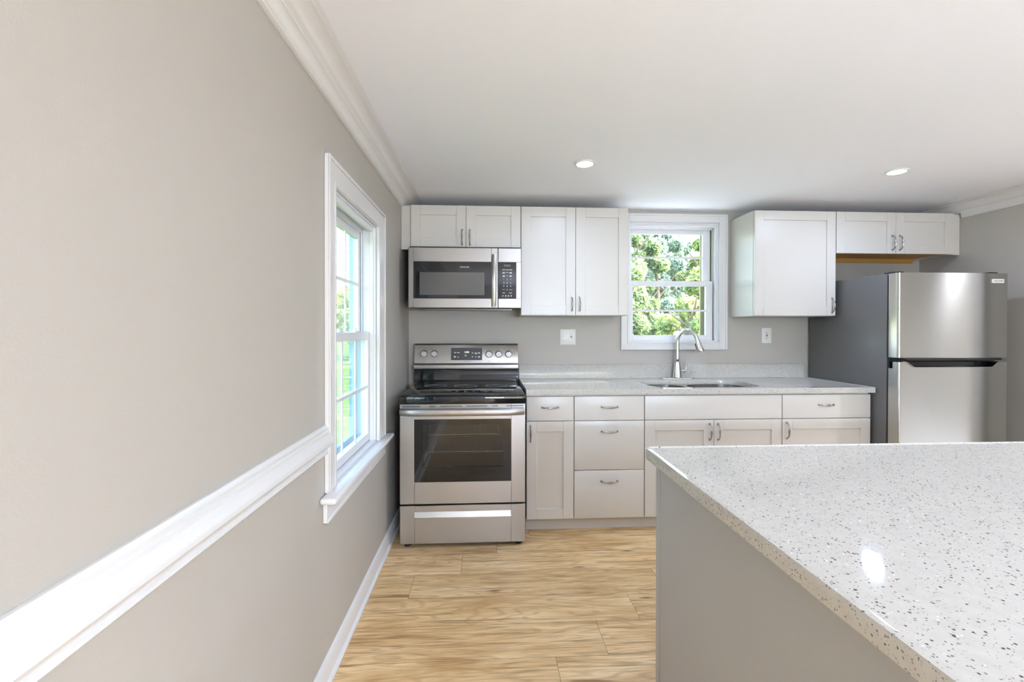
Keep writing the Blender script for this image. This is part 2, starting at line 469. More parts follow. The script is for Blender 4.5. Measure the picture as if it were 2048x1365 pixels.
# ------------------------------------------------------------------ windows
def window(name, axis, P, casing, lower, upper, cols, rows, label, stool, wall_t, storm, locks):
    """a runs along the wall, d is the distance into the room"""
    org = (0, (P['a0']+P['a1'])/2, P['z0']) if axis == 'x' else ((P['a0']+P['a1'])/2, 0, P['z0'])
    root = bpy.data.objects.new(name, None); COL.objects.link(root); root.location = org
    ROOT[root.name] = Vector(org)
    structure(root, label, 'window')
    def bx(g, a0, a1, d0, d1, z0, z1, bev=0):
        if axis == 'x': g.box(d0, d1, a0, a1, z0, z1, bev)
        else: g.box(a0, a1, -d1, -d0, z0, z1, bev)
    def frame(g, a0, a1, z0, z1, ia0, ia1, iz0, iz1, d0, d1, bev=0, bottom=True):
        bx(g, a0, ia0, d0, d1, z0, z1, bev); bx(g, ia1, a1, d0, d1, z0, z1, bev)
        bx(g, ia0, ia1, d0, d1, iz1, z1, bev)
        if bottom: bx(g, ia0, ia1, d0, d1, z0, iz0, bev)
    A0, A1, Z0, Z1 = P['a0'], P['a1'], P['z0'], P['z1']
    c0, c1, cz0, cz1 = casing
    e = .0008
    # casing: board, raised back band and inner bead
    g = G()
    frame(g, c0, c1, cz0, cz1, A0, A1, Z0, Z1, e, .016, .001, bottom=not stool)
    frame(g, c0, c1, cz0, cz1, c0+.015, c1-.015, cz0+.015, cz1-.015, .016, .022, .002, bottom=not stool)
    frame(g, A0-.014, A1+.014, Z0-(0 if stool else .014), Z1+.014, A0, A1, Z0, Z1, .016, .020, .0015, bottom=not stool)
    g.build('casing', 'trim_paint', root)
    # jamb lining (reveal) with parting stops
    g = G()
    jt = .010
    frame(g, A0+e, A1-e, Z0+e, Z1-e, A0+jt, A1-jt, Z0+jt, Z1-jt, -.066, -e)
    frame(g, A0+jt, A1-jt, Z0+jt, Z1-jt, A0+jt+.012, A1-jt-.012, Z0+jt+.004, Z1-jt-.022, -.030, -.012, .001, bottom=False)
    frame(g, A0+jt, A1-jt, Z0+jt, Z1-jt, A0+jt+.010, A1-jt-.010, Z0+jt+.004, Z1-jt-.030, -.075, -.068, 0, bottom=False)
    g.build('jamb', 'vinyl', root)
    g = G(); frame(g, A0+e, A1-e, Z0+e, Z1-e, A0+jt, A1-jt, Z0+jt, Z1-jt, -wall_t, -.0665)
    g.build('outer_jamb', storm['mat'], root)
    # sashes
    for nm, (a0, a1, z0, z1, ga0, ga1, gz0, gz1, d0, d1) in (('lower_sash', lower), ('upper_sash', upper)):
        g = G(); frame(g, a0, a1, z0, z1, ga0, ga1, gz0, gz1, d0, d1, .002)
        sh = g.build(nm, 'vinyl', root)
        g = G(); dm = (d0+d1)/2
        bx(g, ga0-.004, ga1+.004, dm-.002, dm+.002, gz0-.004, gz1+.004)
        g.build('pane', 'window_glass', sh)
        g = G()
        for k in range(1, cols):
            a = ga0+(ga1-ga0)*k/cols; bx(g, a-.006, a+.006, dm+.003, dm+.009, gz0, gz1)
        for k in range(1, rows):
            z = gz0+(gz1-gz0)*k/rows; bx(g, ga0, ga1, dm+.0095, dm+.0155, z-.0075, z+.0075)
        g.build('grille', storm['grille'], sh)
        if nm == 'lower_sash':
            for a in locks:
                g = G(); bx(g, a-.03, a+.03, d1-.030, d1-.002, z1, z1+.007, .002)
                if axis == 'x': g.lathe([(.010, 0), (.010, .006), (.006, .009)], (d1-.016, a, z1+.007), 'z', 12); g.tube([(d1-.016, a, z1+.013), (d1-.016, a+.03, z1+.017)], .004, 8)
                else: g.lathe([(.010, 0), (.010, .006), (.006, .009)], (a, -d1+.016, z1+.007), 'z', 12); g.tube([(a, -d1+.016, z1+.013), (a+.03, -d1+.016, z1+.017)], .004, 8)
                g.build('sash_lock', 'vinyl', sh)
    # storm frame outside
    s0, s1, sz0, sz1, si0, si1, siz0, siz1 = storm['rect']
    g = G(); frame(g, s0, s1, sz0, sz1, si0, si1, siz0, siz1, -storm['d']-.022, -storm['d'], .002)
    zm = (sz0+sz1)/2; bx(g, si0, si1, -storm['d']-.018, -storm['d']-.004, zm-.012, zm+.012)
    g.build('storm_frame', storm['mat'], root)
    if storm.get('deep'):
        g = G(); frame(g, A0-.06, A1+.06, Z0-.06, Z1+.06, A0+.001, A1-.001, Z0+.001, Z1-.001, -wall_t-storm['deep'], -wall_t-.001)
        g.build('outer_trim', storm['mat'], root)
    if stool:
        g = G(); sa0, sa1 = c0-.055, c1+.055
        if axis == 'x':
            g.box(e, .058, sa0, sa1, Z0-.024, Z0, .009, 3); g.box(-.028, e+.01, A0+.002, A1-.002, Z0-.024, Z0)
        g.build('stool', 'trim_paint', root)
        g = G(); g.box(e, .016, c0-.02, c1, .598, Z0-.0245, .002); g.box(.016, .020, c0-.02, c1, .598, .612, .0015)
        g.build('apron', 'trim_paint', root)
    return root
window('window_1', 'x', W1, (-1.797, -.88, .701, 1.943),
       (-1.708, -1.033, .713, 1.285, -1.665, -1.068, .752, 1.247, -.062, -.031),
       (-1.708, -1.035, 1.252, 1.815, -1.665, -1.078, 1.29, 1.772, -.104, -.078), 3, 2,
       'white double-hung window with grilles and a stool in the left wall', True, T1,
       dict(rect=(-1.708, -1.032, .712, 1.835, -1.685, -1.052, .745, 1.80), d=.106, mat='storm_sky_reflection', grille='vinyl', deep=.016), (-1.50, -1.25))
window('window_2', 'y', W2, (1.632, 2.480, 1.139, 2.200),
       (1.708, 2.392, 1.2105, 1.682, 1.745, 2.338, 1.252, 1.642, -.075, -.046),
       (1.708, 2.390, 1.645, 2.100, 1.745, 2.330, 1.684, 2.062, -.112, -.086), 1, 2,
       'white double-hung window over the sink in the back wall', False, T2,
       dict(rect=(1.707, 2.403, 1.212, 2.123, 1.745, 2.335, 1.245, 2.085), d=.135, mat='storm_olive', grille='trim_paint'), (1.99,))

# ------------------------------------------------------------------ cabinet pieces
def pull(parent, x, y, z, vertical, L=.102):
    """arched satin bow pull standing on the face at y, feet at both ends"""
    n = 14; pts = []; rad = []
    for k in range(n+1):
        t = -1+2*k/n; a = t*L/2
        h = .004+.024*math.sqrt(max(0, 1-abs(t)**2.4))
        pts.append((x, y-h, z+a) if vertical else (x+a, y-h, z))
        rad.append(.0036+.0022*(1-abs(t)))
    g = G(); g.tube(pts, rad, 10, flat=.8)
    for s in (-1, 1):
        c = (x, y, z+s*L/2) if vertical else (x+s*L/2, y, z)
        g.lathe([(.0068, .0006), (.0068, .003), (.0045, .006)], c, 'y', 12)
    for s in (-.12, .12):
        t = s; a = t*L/2; h = .004+.024*math.sqrt(1-abs(t)**2.4)
        c = Vector((x, y-h, z+a) if vertical else (x+a, y-h, z))
        d = Vector((0, 0, 1)) if vertical else Vector((1, 0, 0))
        g.tube([c-d*.002, c+d*.002], .0075, 10)
    return g.build('handle', 'nickel', parent)
def shaker(parent, x0, x1, z0, z1, y, st=.066, th=.020, name='door'):
    g = G(); yb = y+th
    g.box(x0, x0+st, y, yb, z0, z1, .0012); g.box(x1-st, x1, y, yb, z0, z1, .0012)
    g.box(x0+st, x1-st, y, yb, z0, z0+st, .0012); g.box(x0+st, x1-st, y, yb, z1-st, z1, .0012)
    g.box(x0+st-.004, x1-st+.004, y+.009, yb-.004, z0+st-.004, z1-st+.004)
    return g.build(name, 'cabinet_paint', parent)
def slab_front(parent, x0, x1, z0, z1, y, th=.020, name='drawer'):
    return G().box(x0, x1, y, y+th, z0, z1, .0018, 2).build(name, 'cabinet_paint', parent)
def carcass(parent, x0, x1, y0, y1, z0, z1, top=True, t=.016, inset=0):
    g = G()
    g.box(x0, x0+t, y0, y1, z0, z1); g.box(x1-t, x1, y0, y1, z0, z1)
    g.box(x0+t, x1-t, y0, y1, z0+inset, z0+inset+t); g.box(x0+t, x1-t, y1-.008, y1, z0+inset+t, z1)
    if top: g.box(x0+t, x1-t, y0, y1-.008, z1-t, z1)
    else: g.box(x0+t, x1-t, y0, y0+.02, z1-.04, z1)
    return g.build('carcass', 'cabinet_paint', parent)

GAP = .0022
YD, YC = -.630, -.609              # base fronts and carcass front
ZT, ZM, ZB = .872, .7165, .093
BX = [.841, 1.1455, 1.602, 2.5165, 3.122]
def base(i, label):
    x0, x1 = BX[i]+.0004, BX[i+1]-.0004
    t = thing('base_cabinet', ((x0+x1)/2, -.3, 0), label, 'cabinet', 'white base cabinets along the back wall')
    g = G(); tt = .016
    g.box(x0, x0+tt, YC, -.004, ZB-.004, .884); g.box(x1-tt, x1, YC, -.004, ZB-.004, .884)
    g.box(x0+tt, x1-tt, YC, -.004, ZB-.004, ZB+.012); g.box(x0+tt, x1-tt, -.012, -.004, ZB+.012, .884)
    g.box(x0+tt, x1-tt, YC, YC+.02, .83, .884)
    if i != 2: g.box(x0+tt, x1-tt, YC+.02, -.012, .868, .884)
    g.box(x0+tt, x1-tt, YC+.001, YC+.019, ZM-.02, ZM+.02)
    g.box(x0, x1, -.55, -.535, 0.001, ZB-.0045); 
    g.build('carcass', 'cabinet_paint', t)
    return t, x0+GAP, x1-GAP
t, a, b = base(0, 'narrow white base cabinet beside the stove, one drawer above one tall door')
d = slab_front(t, a, b, ZM+GAP, ZT, YD); pull(d, .9925, YD, .803, False)
d = shaker(t, a, b, ZB, ZM-GAP, YD); pull(d, .868, YD, .637, True)
t, a, b = base(1, 'white base cabinet with a stack of three plain drawers')
for z0, z1, hz in ((ZM+GAP, ZT, .803), (.4025, ZM-GAP, .647), (ZB, .4025-2*GAP, .329)):
    d = slab_front(t, a, b, z0, z1, YD); pull(d, 1.3735, YD, hz, False)
t, a, b = base(2, 'wide white sink base cabinet with a blank top panel and two doors')
slab_front(t, a, b, ZM+GAP, ZT, YD, name='false_front')
xm = 2.0585
d = shaker(t, a, xm-.0012, ZB, ZM-GAP, YD); pull(d, 2.0305, YD, .637, True)
d = shaker(t, xm+.0012, b, ZB, ZM-GAP, YD); pull(d, 2.0865, YD, .637, True)
t, a, b = base(3, 'white base cabinet next to the refrigerator, one drawer above one wide door')
d = slab_front(t, a, b, ZM+GAP, ZT, YD); pull(d, 2.8145, YD, .806, False)
d = shaker(t, a, b, ZB, ZM-GAP, YD); pull(d, 2.547, YD, .639, True)
tag(G().box(BX[0], BX[-1], -.566, -.5505, .0008, ZB-.006, .001).build('toe_kick', 'cabinet_inside', origin=(2, -.56, 0)),
    'long pale grey toe kick board under the white base cabinets', 'toe kick')

# upper cabinets
YU, YUC = -.332, -.311
UT = 2.1545
def upper(x0, x1, z0, label, wood=False, cx0=None, cx1=None):
    t = thing('wall_cabinet', ((x0+x1)/2, -.16, z0), label, 'cabinet', 'white wall cabinets')
    x0 += .0005; x1 -= .0005
    carcass(t, x0, x1, YUC, -.001, z0, UT, inset=.018 if wood else .0)
    return t, x0+GAP, x1-GAP
t, a, b = upper(.067, .828, 1.862, 'short white two-door wall cabinet directly above the microwave')
z0, z1 = 1.8635, UT-.001
d = shaker(t, a, .4475-.0012, z0, z1, YU); pull(d, .4215, YU, 1.934, True)
d = shaker(t, .4475+.0012, b, z0, z1, YU); pull(d, .4745, YU, 1.934, True)
G().box(.0015, .0645, YUC-.001, -.292, 1.850, UT-.001, .001).build('filler_strip', 'cabinet_paint', t)
t, a, b = upper(.828, 1.590, 1.396, 'tall white two-door wall cabinet between the microwave and the window')
z0, z1 = 1.3985, UT-.001
d = shaker(t, a, 1.2135-.0012, z0, z1, YU, .068); pull(d, 1.187, YU, 1.474, True)
d = shaker(t, 1.2135+.0012, b, z0, z1, YU, .068); pull(d, 1.2405, YU, 1.474, True)
t, a, b = upper(2.5063, 3.1163, 1.396, 'large white single-door wall cabinet right of the window')
d = shaker(t, a, b, z0, z1, YU, .066); pull(d, 3.0865, YU, 1.474, True)
t, a, b = upper(3.1163, 4.018, 1.851, 'short white two-door wall cabinet above the refrigerator', True)
z0 = 1.853
xm = 3.571
d = shaker(t, a, xm-.0012, z0, z1, YU); pull(d, 3.5425, YU, 1.932, True)
d = shaker(t, xm+.0012, b, z0, z1, YU); pull(d, 3.5995, YU, 1.932, True)
G().box(4.0185, XR-.002, YUC-.003, -.292, 1.851, UT-.001, .001).build('filler_strip', 'cabinet_paint', t)
g = G(); g.box(3.134, 4.0, YUC+.002, -.012, 1.8635, 1.8688); g.box(3.134, 4.0, -.03, -.012, 1.832, 1.8634); g.box(3.134, 4.0, YUC+.002, YUC+.018, 1.852, 1.8634)
for x in (3.30, 3.72): g.tube([(x, -.0305, 1.848), (x, -.033, 1.848)], .006, 10)
g.build('underside', 'raw_wood', t)['label'] = 'bare honey coloured wood underside'

# ------------------------------------------------------------------ counter, splash, sink, faucet
ZK = .918
CX0, CX1 = .8385, 3.131
cut = rrect(1.690, 2.452, -.575, -.150, .135, 10)
g = G(); g.slab([(CX0, -.655), (CX1, -.655), (CX1, -.0015), (CX0, -.0015)], [cut], .886, ZK)
ed = [e for e in g.bm.edges if len(e.link_faces) == 2 and abs(e.calc_face_angle(0)) > 1 and all(v.co.z > ZK-.001 for v in e.verts)]
bmesh.ops.bevel(g.bm, geom=ed, offset=.003, segments=2, affect='EDGES', profile=.5)
tag(g.build('countertop', 'quartz', origin=(2, -.33, .886)), 'long white speckled quartz countertop over the base cabinets, with a sink cutout', 'countertop')
tag(G().box(CX0, 3.105, -.0215, -.0015, ZK+.001, 1.026, .001).build('backsplash', 'quartz', origin=(2, -.01, ZK)),
    'low white speckled quartz backsplash strip along the back wall', 'backsplash')
def basin(g, x0, x1, y0, y1, r):
    zs = [(0, .8855), (.0, .76), (.012, .715), (.05, .700)]
    rings = []
    for ins, z in zs:
        rings.append([g.bm.verts.new((x, y, z)) for x, y in rrect(x0+ins, x1-ins, y0+ins, y1-ins, max(.02, r-ins), 8)])
    for r0, r1 in zip(rings, rings[1:]):
        n = len(r0)
        for k in range(n): g.bm.faces.new([r0[k], r0[(k+1) % n], r1[(k+1) % n], r1[k]])
    g.bm.faces.new(rings[-1])
t = thing('sink', (2.07, -.36, .70), 'double-bowl stainless steel sink set under the quartz countertop', 'sink')
b1 = (1.705, 2.010, -.56, -.165, .10); b2 = (2.045, 2.438, -.56, -.165, .12)
g = G(); g.slab(rrect(1.672, 2.47, -.595, -.13, .14, 10), [rrect(*b1, 8), rrect(*b2, 8)], .8840, .8855)
g.build('rim', 'steel_plain', t)
for bb in (b1, b2):
    g = G(); basin(g, *bb); o = g.build('basin', 'steel_plain', t)
    cx, cy = (bb[0]+bb[1])/2, (bb[2]+bb[3])/2+.03
    G().lathe([(.045, .7003), (.045, .703), (.03, .704), (.028, .7015)], (cx, cy, 0), 'z', 24).build('drain', 'chrome', o)
# faucet
FX, FY = 2.0575, -.066
t = thing('faucet', (FX, FY, ZK), 'tall chrome gooseneck pull-down faucet behind the sink', 'faucet')
g = G()
g.slab(rrect(1.926, 2.190, FY-.03, FY+.03, .0295, 10), [], ZK+.0005, ZK+.007)
g.slab(rrect(1.930, 2.186, FY-.026, FY+.026, .0255, 10), [], ZK+.007, ZK+.010)
g.build('deck_plate', 'chrome', t)
G().lathe([(.0345, ZK+.010), (.0345, ZK+.016), (.0335, ZK+.022), (.0300, ZK+.06), (.0215, 1.040), (.0195, 1.062), (.0205, 1.064), (.0205, 1.068), (.016, 1.070)], (FX, FY, 0), 'z', 28).build('faucet_body', 'chrome', t)
dx, dy = .80, -.60               # the spout swings to the right and out over the bowl
pts = [(FX, FY, 1.066), (FX, FY, 1.12), (FX, FY, 1.17), (FX, FY, 1.205)]
R = .072
for k in range(1, 15):
    a = pi-k/14*radians(166)
    pts.append((FX+dx*(R+R*cos(a)), FY+dy*(R+R*cos(a)), 1.205+.085*sin(a)))
G().tube(pts, .0150, 18).build('spout', 'chrome', t)
e = Vector(pts[-1]); dirv = (Vector(pts[-1])-Vector(pts[-2])).normalized()
g = G(); g.tube([e-dirv*.004, e+dirv*.006, e+dirv*.03, e+dirv*.075, e+dirv*.096, e+dirv*.1], [.0168, .0172, .0182, .0235, .0262, .0242], 22)
sp = g.build('spray_head', 'chrome', t)
bp_ = e+dirv*.055+Vector((-.021*dx, -.021*dy, 0))
G().tube([bp_-dirv*.02, bp_+dirv*.024], [.006, .0072], 10).build('spray_button', 'black_plastic', sp)
g = G(); g.tube([(FX+.018, FY, .978), (FX+.048, FY, .978), (FX+.050, FY, .978), (FX+.062, FY, .978), (FX+.068, FY, .979)], [.0135, .0135, .0155, .0155, .010], 16)
g.tube([(FX+.062, FY, .98), (FX+.069, FY-.002, .992), (FX+.072, FY-.004, 1.02), (FX+.076, FY-.007, 1.055)], [.008, .0065, .0058, .0045], 12)
g.build('lever', 'chrome', t)

# ------------------------------------------------------------------ outlets
def receptacle(parent, x, z, gfci_dark=False):
    yf = -.0062
    rc = G().box(x-.0165, x+.0165, yf-.0015, yf, z-.033, z+.033, .001).build('receptacle', 'plastic_white', parent)
    for s in (1, -1):
        g = G(); zc = z+s*.0205
        g.box(x-.0075, x-.0055, yf-.0020, yf-.0012, zc, zc+.008); g.box(x+.0055, x+.0075, yf-.0020, yf-.0012, zc, zc+.0065)
        g.tube([(x, yf-.0020, zc-.006), (x, yf-.0012, zc-.006)], .0026, 10)
        g.build('socket_holes', 'slot_dark', rc)
    for za in (.001, -.0068):
        G().box(x-.0075, x+.0075, yf-.0028, yf-.0014, z+za, z+za+.0052, .0005).build('test_button', 'black_satin' if gfci_dark else 'print_dark', rc)
t = thing('outlet_plate', (1.2175, -.001, 1.2385), 'double white wall plate with a switch and an outlet, left of the window', 'outlet')
G().box(1.1575, 1.2775, -.0060, -.0006, 1.1795, 1.2975, .0018, 2).build('plate', 'plastic_white', t)
g = G(); g.box(1.1895-.012, 1.1895+.012, -.0075, -.0061, 1.2385-.018, 1.2385+.018, .0005); g.box(1.1895-.005, 1.1895+.005, -.0145, -.0075, 1.2395, 1.2485, .0012)
g.build('switch', 'plastic_white', t)
receptacle(t, 1.2445, 1.2385, True)
t = thing('outlet_plate', (2.807, -.001, 1.2505), 'single white wall outlet right of the window, beside the refrigerator', 'outlet')
G().box(2.768, 2.846, -.0060, -.0006, 1.190, 1.311, .0018, 2).build('plate', 'plastic_white', t)
receptacle(t, 2.807, 1.2505)

# ------------------------------------------------------------------ stove
t = thing('stove', (.452, -.42, 0), 'freestanding stainless steel electric stove with a black glass cooktop', 'stove')
SX0, SX1 = .080, .8215
g = G(); g.box(SX0+.001, SX0+.004, -.742, -.045, .03, .858); g.box(SX1-.004, SX1-.001, -.742, -.045, .03, .858)
g.box(SX0+.004, SX1-.004, -.050, -.045, .03, .858); g.box(SX0+.004, SX1-.004, -.742, -.05, .03, .034)
g.box(SX0+.004, SX1-.004, -.742, -.738, .034, .42); g.box(SX0+.004, SX1-.004, -.742, -.738, .80, .858)
g.box(SX0+.004, SX0+.10, -.742, -.738, .42, .80); g.box(SX1-.10, SX1-.004, -.742, -.738, .42, .80)
g.build('body', 'black_satin', t)
# oven cavity and racks behind the glass
g = G(); cx0, cx1, cy0, cy1, cz0, cz1 = SX0+.1, SX1-.1, -.737, -.25, .42, .80
g.box(cx0-.003, cx0, cy0, cy1, cz0, cz1); g.box(cx1, cx1+.003, cy0, cy1, cz0, cz1); g.box(cx0, cx1, cy1, cy1+.003, cz0, cz1)
g.box(cx0, cx1, cy0, cy1, cz0-.003, cz0); g.box(cx0, cx1, cy0, cy1, cz1, cz1+.003)
g.build('oven_cavity', 'enamel_grey', t)
for zr in (.655, .55):
    g = G()
    for yy in (-.70, -.30): g.tube([(cx0+.004, yy, zr), (cx1-.004, yy, zr)], .0032, 8)
    for k in range(16):
        x = cx0+.02+(cx1-cx0-.04)*k/15; g.tube([(x, -.70, zr+.004), (x, -.30, zr+.004)], .0017, 6)
    g.build('oven_rack', 'chrome', t)
# cooktop
g = G()
g.box(SX0-.004, SX1+.003, -.822, -.105, .860, .9075, .006, 2)
ck = g.build('cooktop', 'black_gloss', t)
g = G(); g.box(SX0+.012, SX1-.012, -.800, -.125, .9076, .9125, .002, 2)
g.build('glass_surface', 'black_gloss', ck)
for x, y, r in ((.243, -.365, .076), (.448, -.385, .080), (.658, -.37, .076), (.288, -.650, .123), (.594, -.650, .143)):
    g = G(); g.ring((x, y), r-.0035, r, .9126, .9130)
    if r > .1: g.ring((x, y), r*.62, r*.62+.0016, .9126, .9129)
    g.build('burner_ring', 'ring_paint', ck)
# backguard
bgd = G().prism([(-.046, .908), (-.128, .908), (-.128, .985), (-.120, 1.004), (-.046, 1.004)], 'x', .060, .8215).build('riser', 'black_gloss', t)
bgd['label'] = 'glossy black riser'
g = G(); g.prism([(-.045, .99), (-.110, .99), (-.128, 1.0035), (-.130, 1.012), (-.128, 1.034), (-.098, 1.046), (-.082, 1.178), (-.076, 1.186), (-.045, 1.186)], 'x', .056, .8245)
bk = g.build('backguard', 'steel', t)
G().box(.056, .8245, -.083, -.044, 1.1862, 1.190, .001).build('cap', 'black_satin', bk)
def on_slope(z): return -.098+(z-1.046)/(1.178-1.046)*.016-.0006
g = G(); zs = (1.068, 1.160)
pts = rrect(.326, .557, zs[0], zs[1], .006, 4)
A = [g.bm.verts.new((x, on_slope(z)-.002, z)) for x, z in pts]; B = [g.bm.verts.new((x, on_slope(z)+.0004, z)) for x, z in pts]
g.bm.faces.new(A); g.bm.faces.new(B[::-1])
for i in range(len(A)): g.bm.faces.new([A[i], A[(i+1) % len(A)], B[(i+1) % len(A)], B[i]])
cp = g.build('control_panel', 'black_satin', bk)
lp = lambda z: on_slope(z)-.0026
lettering([('1:828', .0165, (.441, lp(1.126), 1.127))], 'clock', 'clock_digits', cp)
g = G()
for x, z, w, h in ((.357, 1.124, .018, .006), (.381, 1.124, .018, .006), (.355, 1.093, .015, .011), (.511, 1.121, .020, .005), (.511, 1.115, .024, .003), (.534, 1.121, .014, .009),
                   (.510, 1.092, .014, .004), (.534, 1.092, .014, .010), (.434, 1.108, .010, .003), (.434, 1.100, .016, .004)):
    G().box(x-w/2, x+w/2, lp(z)-.0004, lp(z)+.0006, z-h/2, z+h/2).build('key_mark', 'print_white', cp)
for x, z, s in ((.485, 1.122, 1), (.485, 1.092, -1), (.379, 1.092, 1)):
    G().prism([(x-.006, z-.004*s), (x+.006, z-.004*s), (x, z+.006*s)], 'y', lp(z)-.0004, lp(z)+.0006).build('key_mark', 'print_white', cp)
lettering([('FRIGIDAIRE', .0105, (.444, on_slope(1.0575)-.0008, 1.0575))], 'logo', 'print_dark', bk)
for i, (x, rot) in enumerate(((.129, 0), (.204, .05), (.608, 0), (.681, 0), (.754, .12))):
    z = 1.116-.004*(i > 1); y = on_slope(z)
    g = G(); g.lathe([(.0265, -.0004), (.0265, .006), (.0235, .010), (.0215, .024), (.0195, .0265)], (x, y, z), 'y', 28)
    kb = g.build('knob', 'knob_metal', bk)
    g = G()
    for dxx in (-.010, 0.0, .010):
        h = math.sqrt(max(0, .0205**2-dxx**2))
        g.box(x+dxx-.0014, x+dxx+.0014, y-.0272, y-.026, z-h, z+h)
    g.build('knob_ridge', 'print_dark', kb)
    # printed burner marker under each knob
    zz = 1.0585
    g = G()
    if i: 
        g.box(x-.005, x+.005, on_slope(zz)-.0008, on_slope(zz)+.0003, zz+.004, zz+.005); g.box(x-.005, x+.005, on_slope(zz)-.0008, on_slope(zz)+.0003, zz-.005, zz-.004)
    g.box(x-.0052, x-.0042, on_slope(zz)-.0008, on_slope(zz)+.0003, zz-.004, zz+.004); g.box(x+.0042, x+.0052, on_slope(zz)-.0008, on_slope(zz)+.0003, zz-.004, zz+.004)
    g.build('burner_mark', 'print_dark', bk)
for x in (.160, .168, .178, .188, .712, .722):
    zz = 1.150; G().box(x-.002, x+.002, on_slope(zz)-.0008, on_slope(zz)+.0003, zz-.002, zz+.002).build('dial_mark', 'print_dark', bk)
# oven door
YO = -.785
WX0, WX1, WZ0, WZ1 = .164, .738, .394, .767
g = G()
dx0, dx1, dz0, dz1 = SX0, SX1, .264, .8565
g.box(dx0, WX0, YO, -.744, dz0, dz1, .002); g.box(WX1, dx1, YO, -.744, dz0, dz1, .002)
g.box(WX0-.001, WX1+.001, YO, -.744, dz0, WZ0, .002); g.box(WX0-.001, WX1+.001, YO, -.744, WZ1, dz1, .002)
dr = g.build('oven_door', 'steel', t)
g = G(); g.box(WX0, .211, YO+.002, -.765, WZ0, WZ1); g.box(.691, WX1, YO+.002, -.765, WZ0, WZ1); g.box(.211, .691, YO+.002, -.765, WZ0, .480); g.box(.211, .691, YO+.002, -.765, .735, WZ1)
g.build('window_border', 'black_gloss', dr)
G().box(.211, .691, YO+.004, YO+.008, .480, .735).build('oven_window', 'oven_glass', dr)
g = G()
for a, b in ((WX0-.003, WX0), (WX1, WX1+.003)): g.box(a, b, YO-.0015, YO+.002, WZ0-.003, WZ1+.003)
g.box(WX0, WX1, YO-.0015, YO+.002, WZ0-.003, WZ0); g.box(WX0, WX1, YO-.0015, YO+.002, WZ1, WZ1+.003)
g.build('window_bead', 'steel_plain', dr)
g = G()
for a, b in ((.092, .20), (.252, .288), (.318, .445), (.47, .595), (.622, .658), (.708, .812)): g.box(a, b, YO-.0008, YO+.001, .8415, .8455)
for a, b in ((.125, .20), (.252, .288), (.318, .595), (.622, .658), (.708, .78)): g.box(a, b, YO-.0008, YO+.001, .787, .790)
g.build('vent_slots', 'slot_dark', dr)
pts = []; rad = []
for k in range(17):
    s = -1+2*k/16
    pts.append((.450+s*.362, YO-.026-.026*math.sqrt(max(0, 1-s**4))*.9-.002, .8145)); rad.append(.0205)
g = G(); g.tube(pts, rad, 16, flat=.55, up=(0, 0, 1))
for s in (-1, 1): g.box(.450+s*.345-.014, .450+s*.345+.014, YO-.03, YO, .802, .827, .003)
g.build('door_handle', 'steel', dr)
# drawer
g = G(); DZ0, DZ1 = .027, .254; RX0, RX1, RZ0, RZ1 = .166, .736, .181, .217
g.box(SX0, RX0, YO+.003, -.744, DZ0, DZ1, .002); g.box(RX1, SX1, YO+.003, -.744, DZ0, DZ1, .002)
g.box(RX0-.001, RX1+.001, YO+.003, -.744, DZ0, RZ0, .002); g.box(RX0-.001, RX1+.001, YO+.003, -.744, RZ1, DZ1, .002)
dw = g.build('drawer', 'steel', t)
g = G(); g.prism([(-.752, RZ0), (-.7825, RZ0+.0005), (-.768, RZ1-.002), (-.760, RZ1), (-.752, RZ1)], 'x', RX0, RX1)
g.build('grip_recess', 'steel_plain', dw)
for x in (.118, .785):
    for y in (-.735, -.10):
        G().lathe([(.019, .0006), (.019, .012), (.010, .014), (.010, .031)], (x, y, 0), 'z', 16).build('foot', 'rubber', t)

# ------------------------------------------------------------------ microwave
YM = -.405
t = thing('microwave', (.446, -.2, 1.443), 'stainless steel over-the-range microwave hung under the short cabinet', 'microwave')
MX0, MX1, MZ0, MZ1 = .0655, .8245, 1.444, 1.8485
G().box(MX0+.003, MX1-.001, -.375, -.0015, MZ0+.004, 1.8605).build('body', 'black_satin', t)
g = G(); g.box(MX0+.03, MX1-.03, -.37, -.30, MZ0, MZ0+.0038); g.build('vent_grille', 'black_plastic', t)
g = G(); g.box(MX0+.05, MX1-.05, -.16, -.02, MZ0-.006, MZ0+.0038, .003)
g.build('bottom_plate', 'steel_plain', t)
SEAM = .6675
g = G(); hx0, hx1, hz0, hz1 = .098, .622, 1.507, 1.754
g.box(MX0, hx0, YM, -.376, MZ0, MZ1, .002); g.box(hx1, SEAM-.001, YM, -.376, MZ0, MZ1, .002)
g.box(hx0-.001, hx1+.001, YM, -.376, MZ0, hz0, .002); g.box(hx0-.001, hx1+.001, YM, -.376, hz1, MZ1, .002)
dr = g.build('door', 'steel', t)
g = G(); g.box(hx0, hx1, YM+.001, YM+.010, hz0, hz1)
g.build('window', 'black_gloss', dr)
G().box(.140, .575, YM+.0002, YM+.0009, 1.530, 1.683).build('window_screen', 'screen_grey', dr)
lettering([('FRIGIDAIRE', .0125, (.4415, YM+.0004, 1.7185))], 'logo', 'print_white', dr)
pts = []
for k in range(13):
    s = -1+2*k/12; pts.append((.640, YM-.020-.022*(1-s*s), 1.629+s*.174))
g = G(); g.tube(pts, .0145, 14, flat=.45, up=(1, 0, 0))
for s in (-1, 1): g.box(.632, .648, YM-.024, YM, 1.629+s*.162-.012, 1.629+s*.162+.012, .002)
g.build('handle', 'steel_plain', dr)
g = G(); kx0, kx1 = .6685, .790
g.box(SEAM+.001, MX1, YM, -.376, MZ0, hz0, .002); g.box(SEAM+.001, MX1, YM, -.376, hz1, MZ1, .002)
g.box(kx1, MX1, YM, -.376, hz0-.001, hz1+.001, .002)
cpn = g.build('control_housing', 'steel', t)
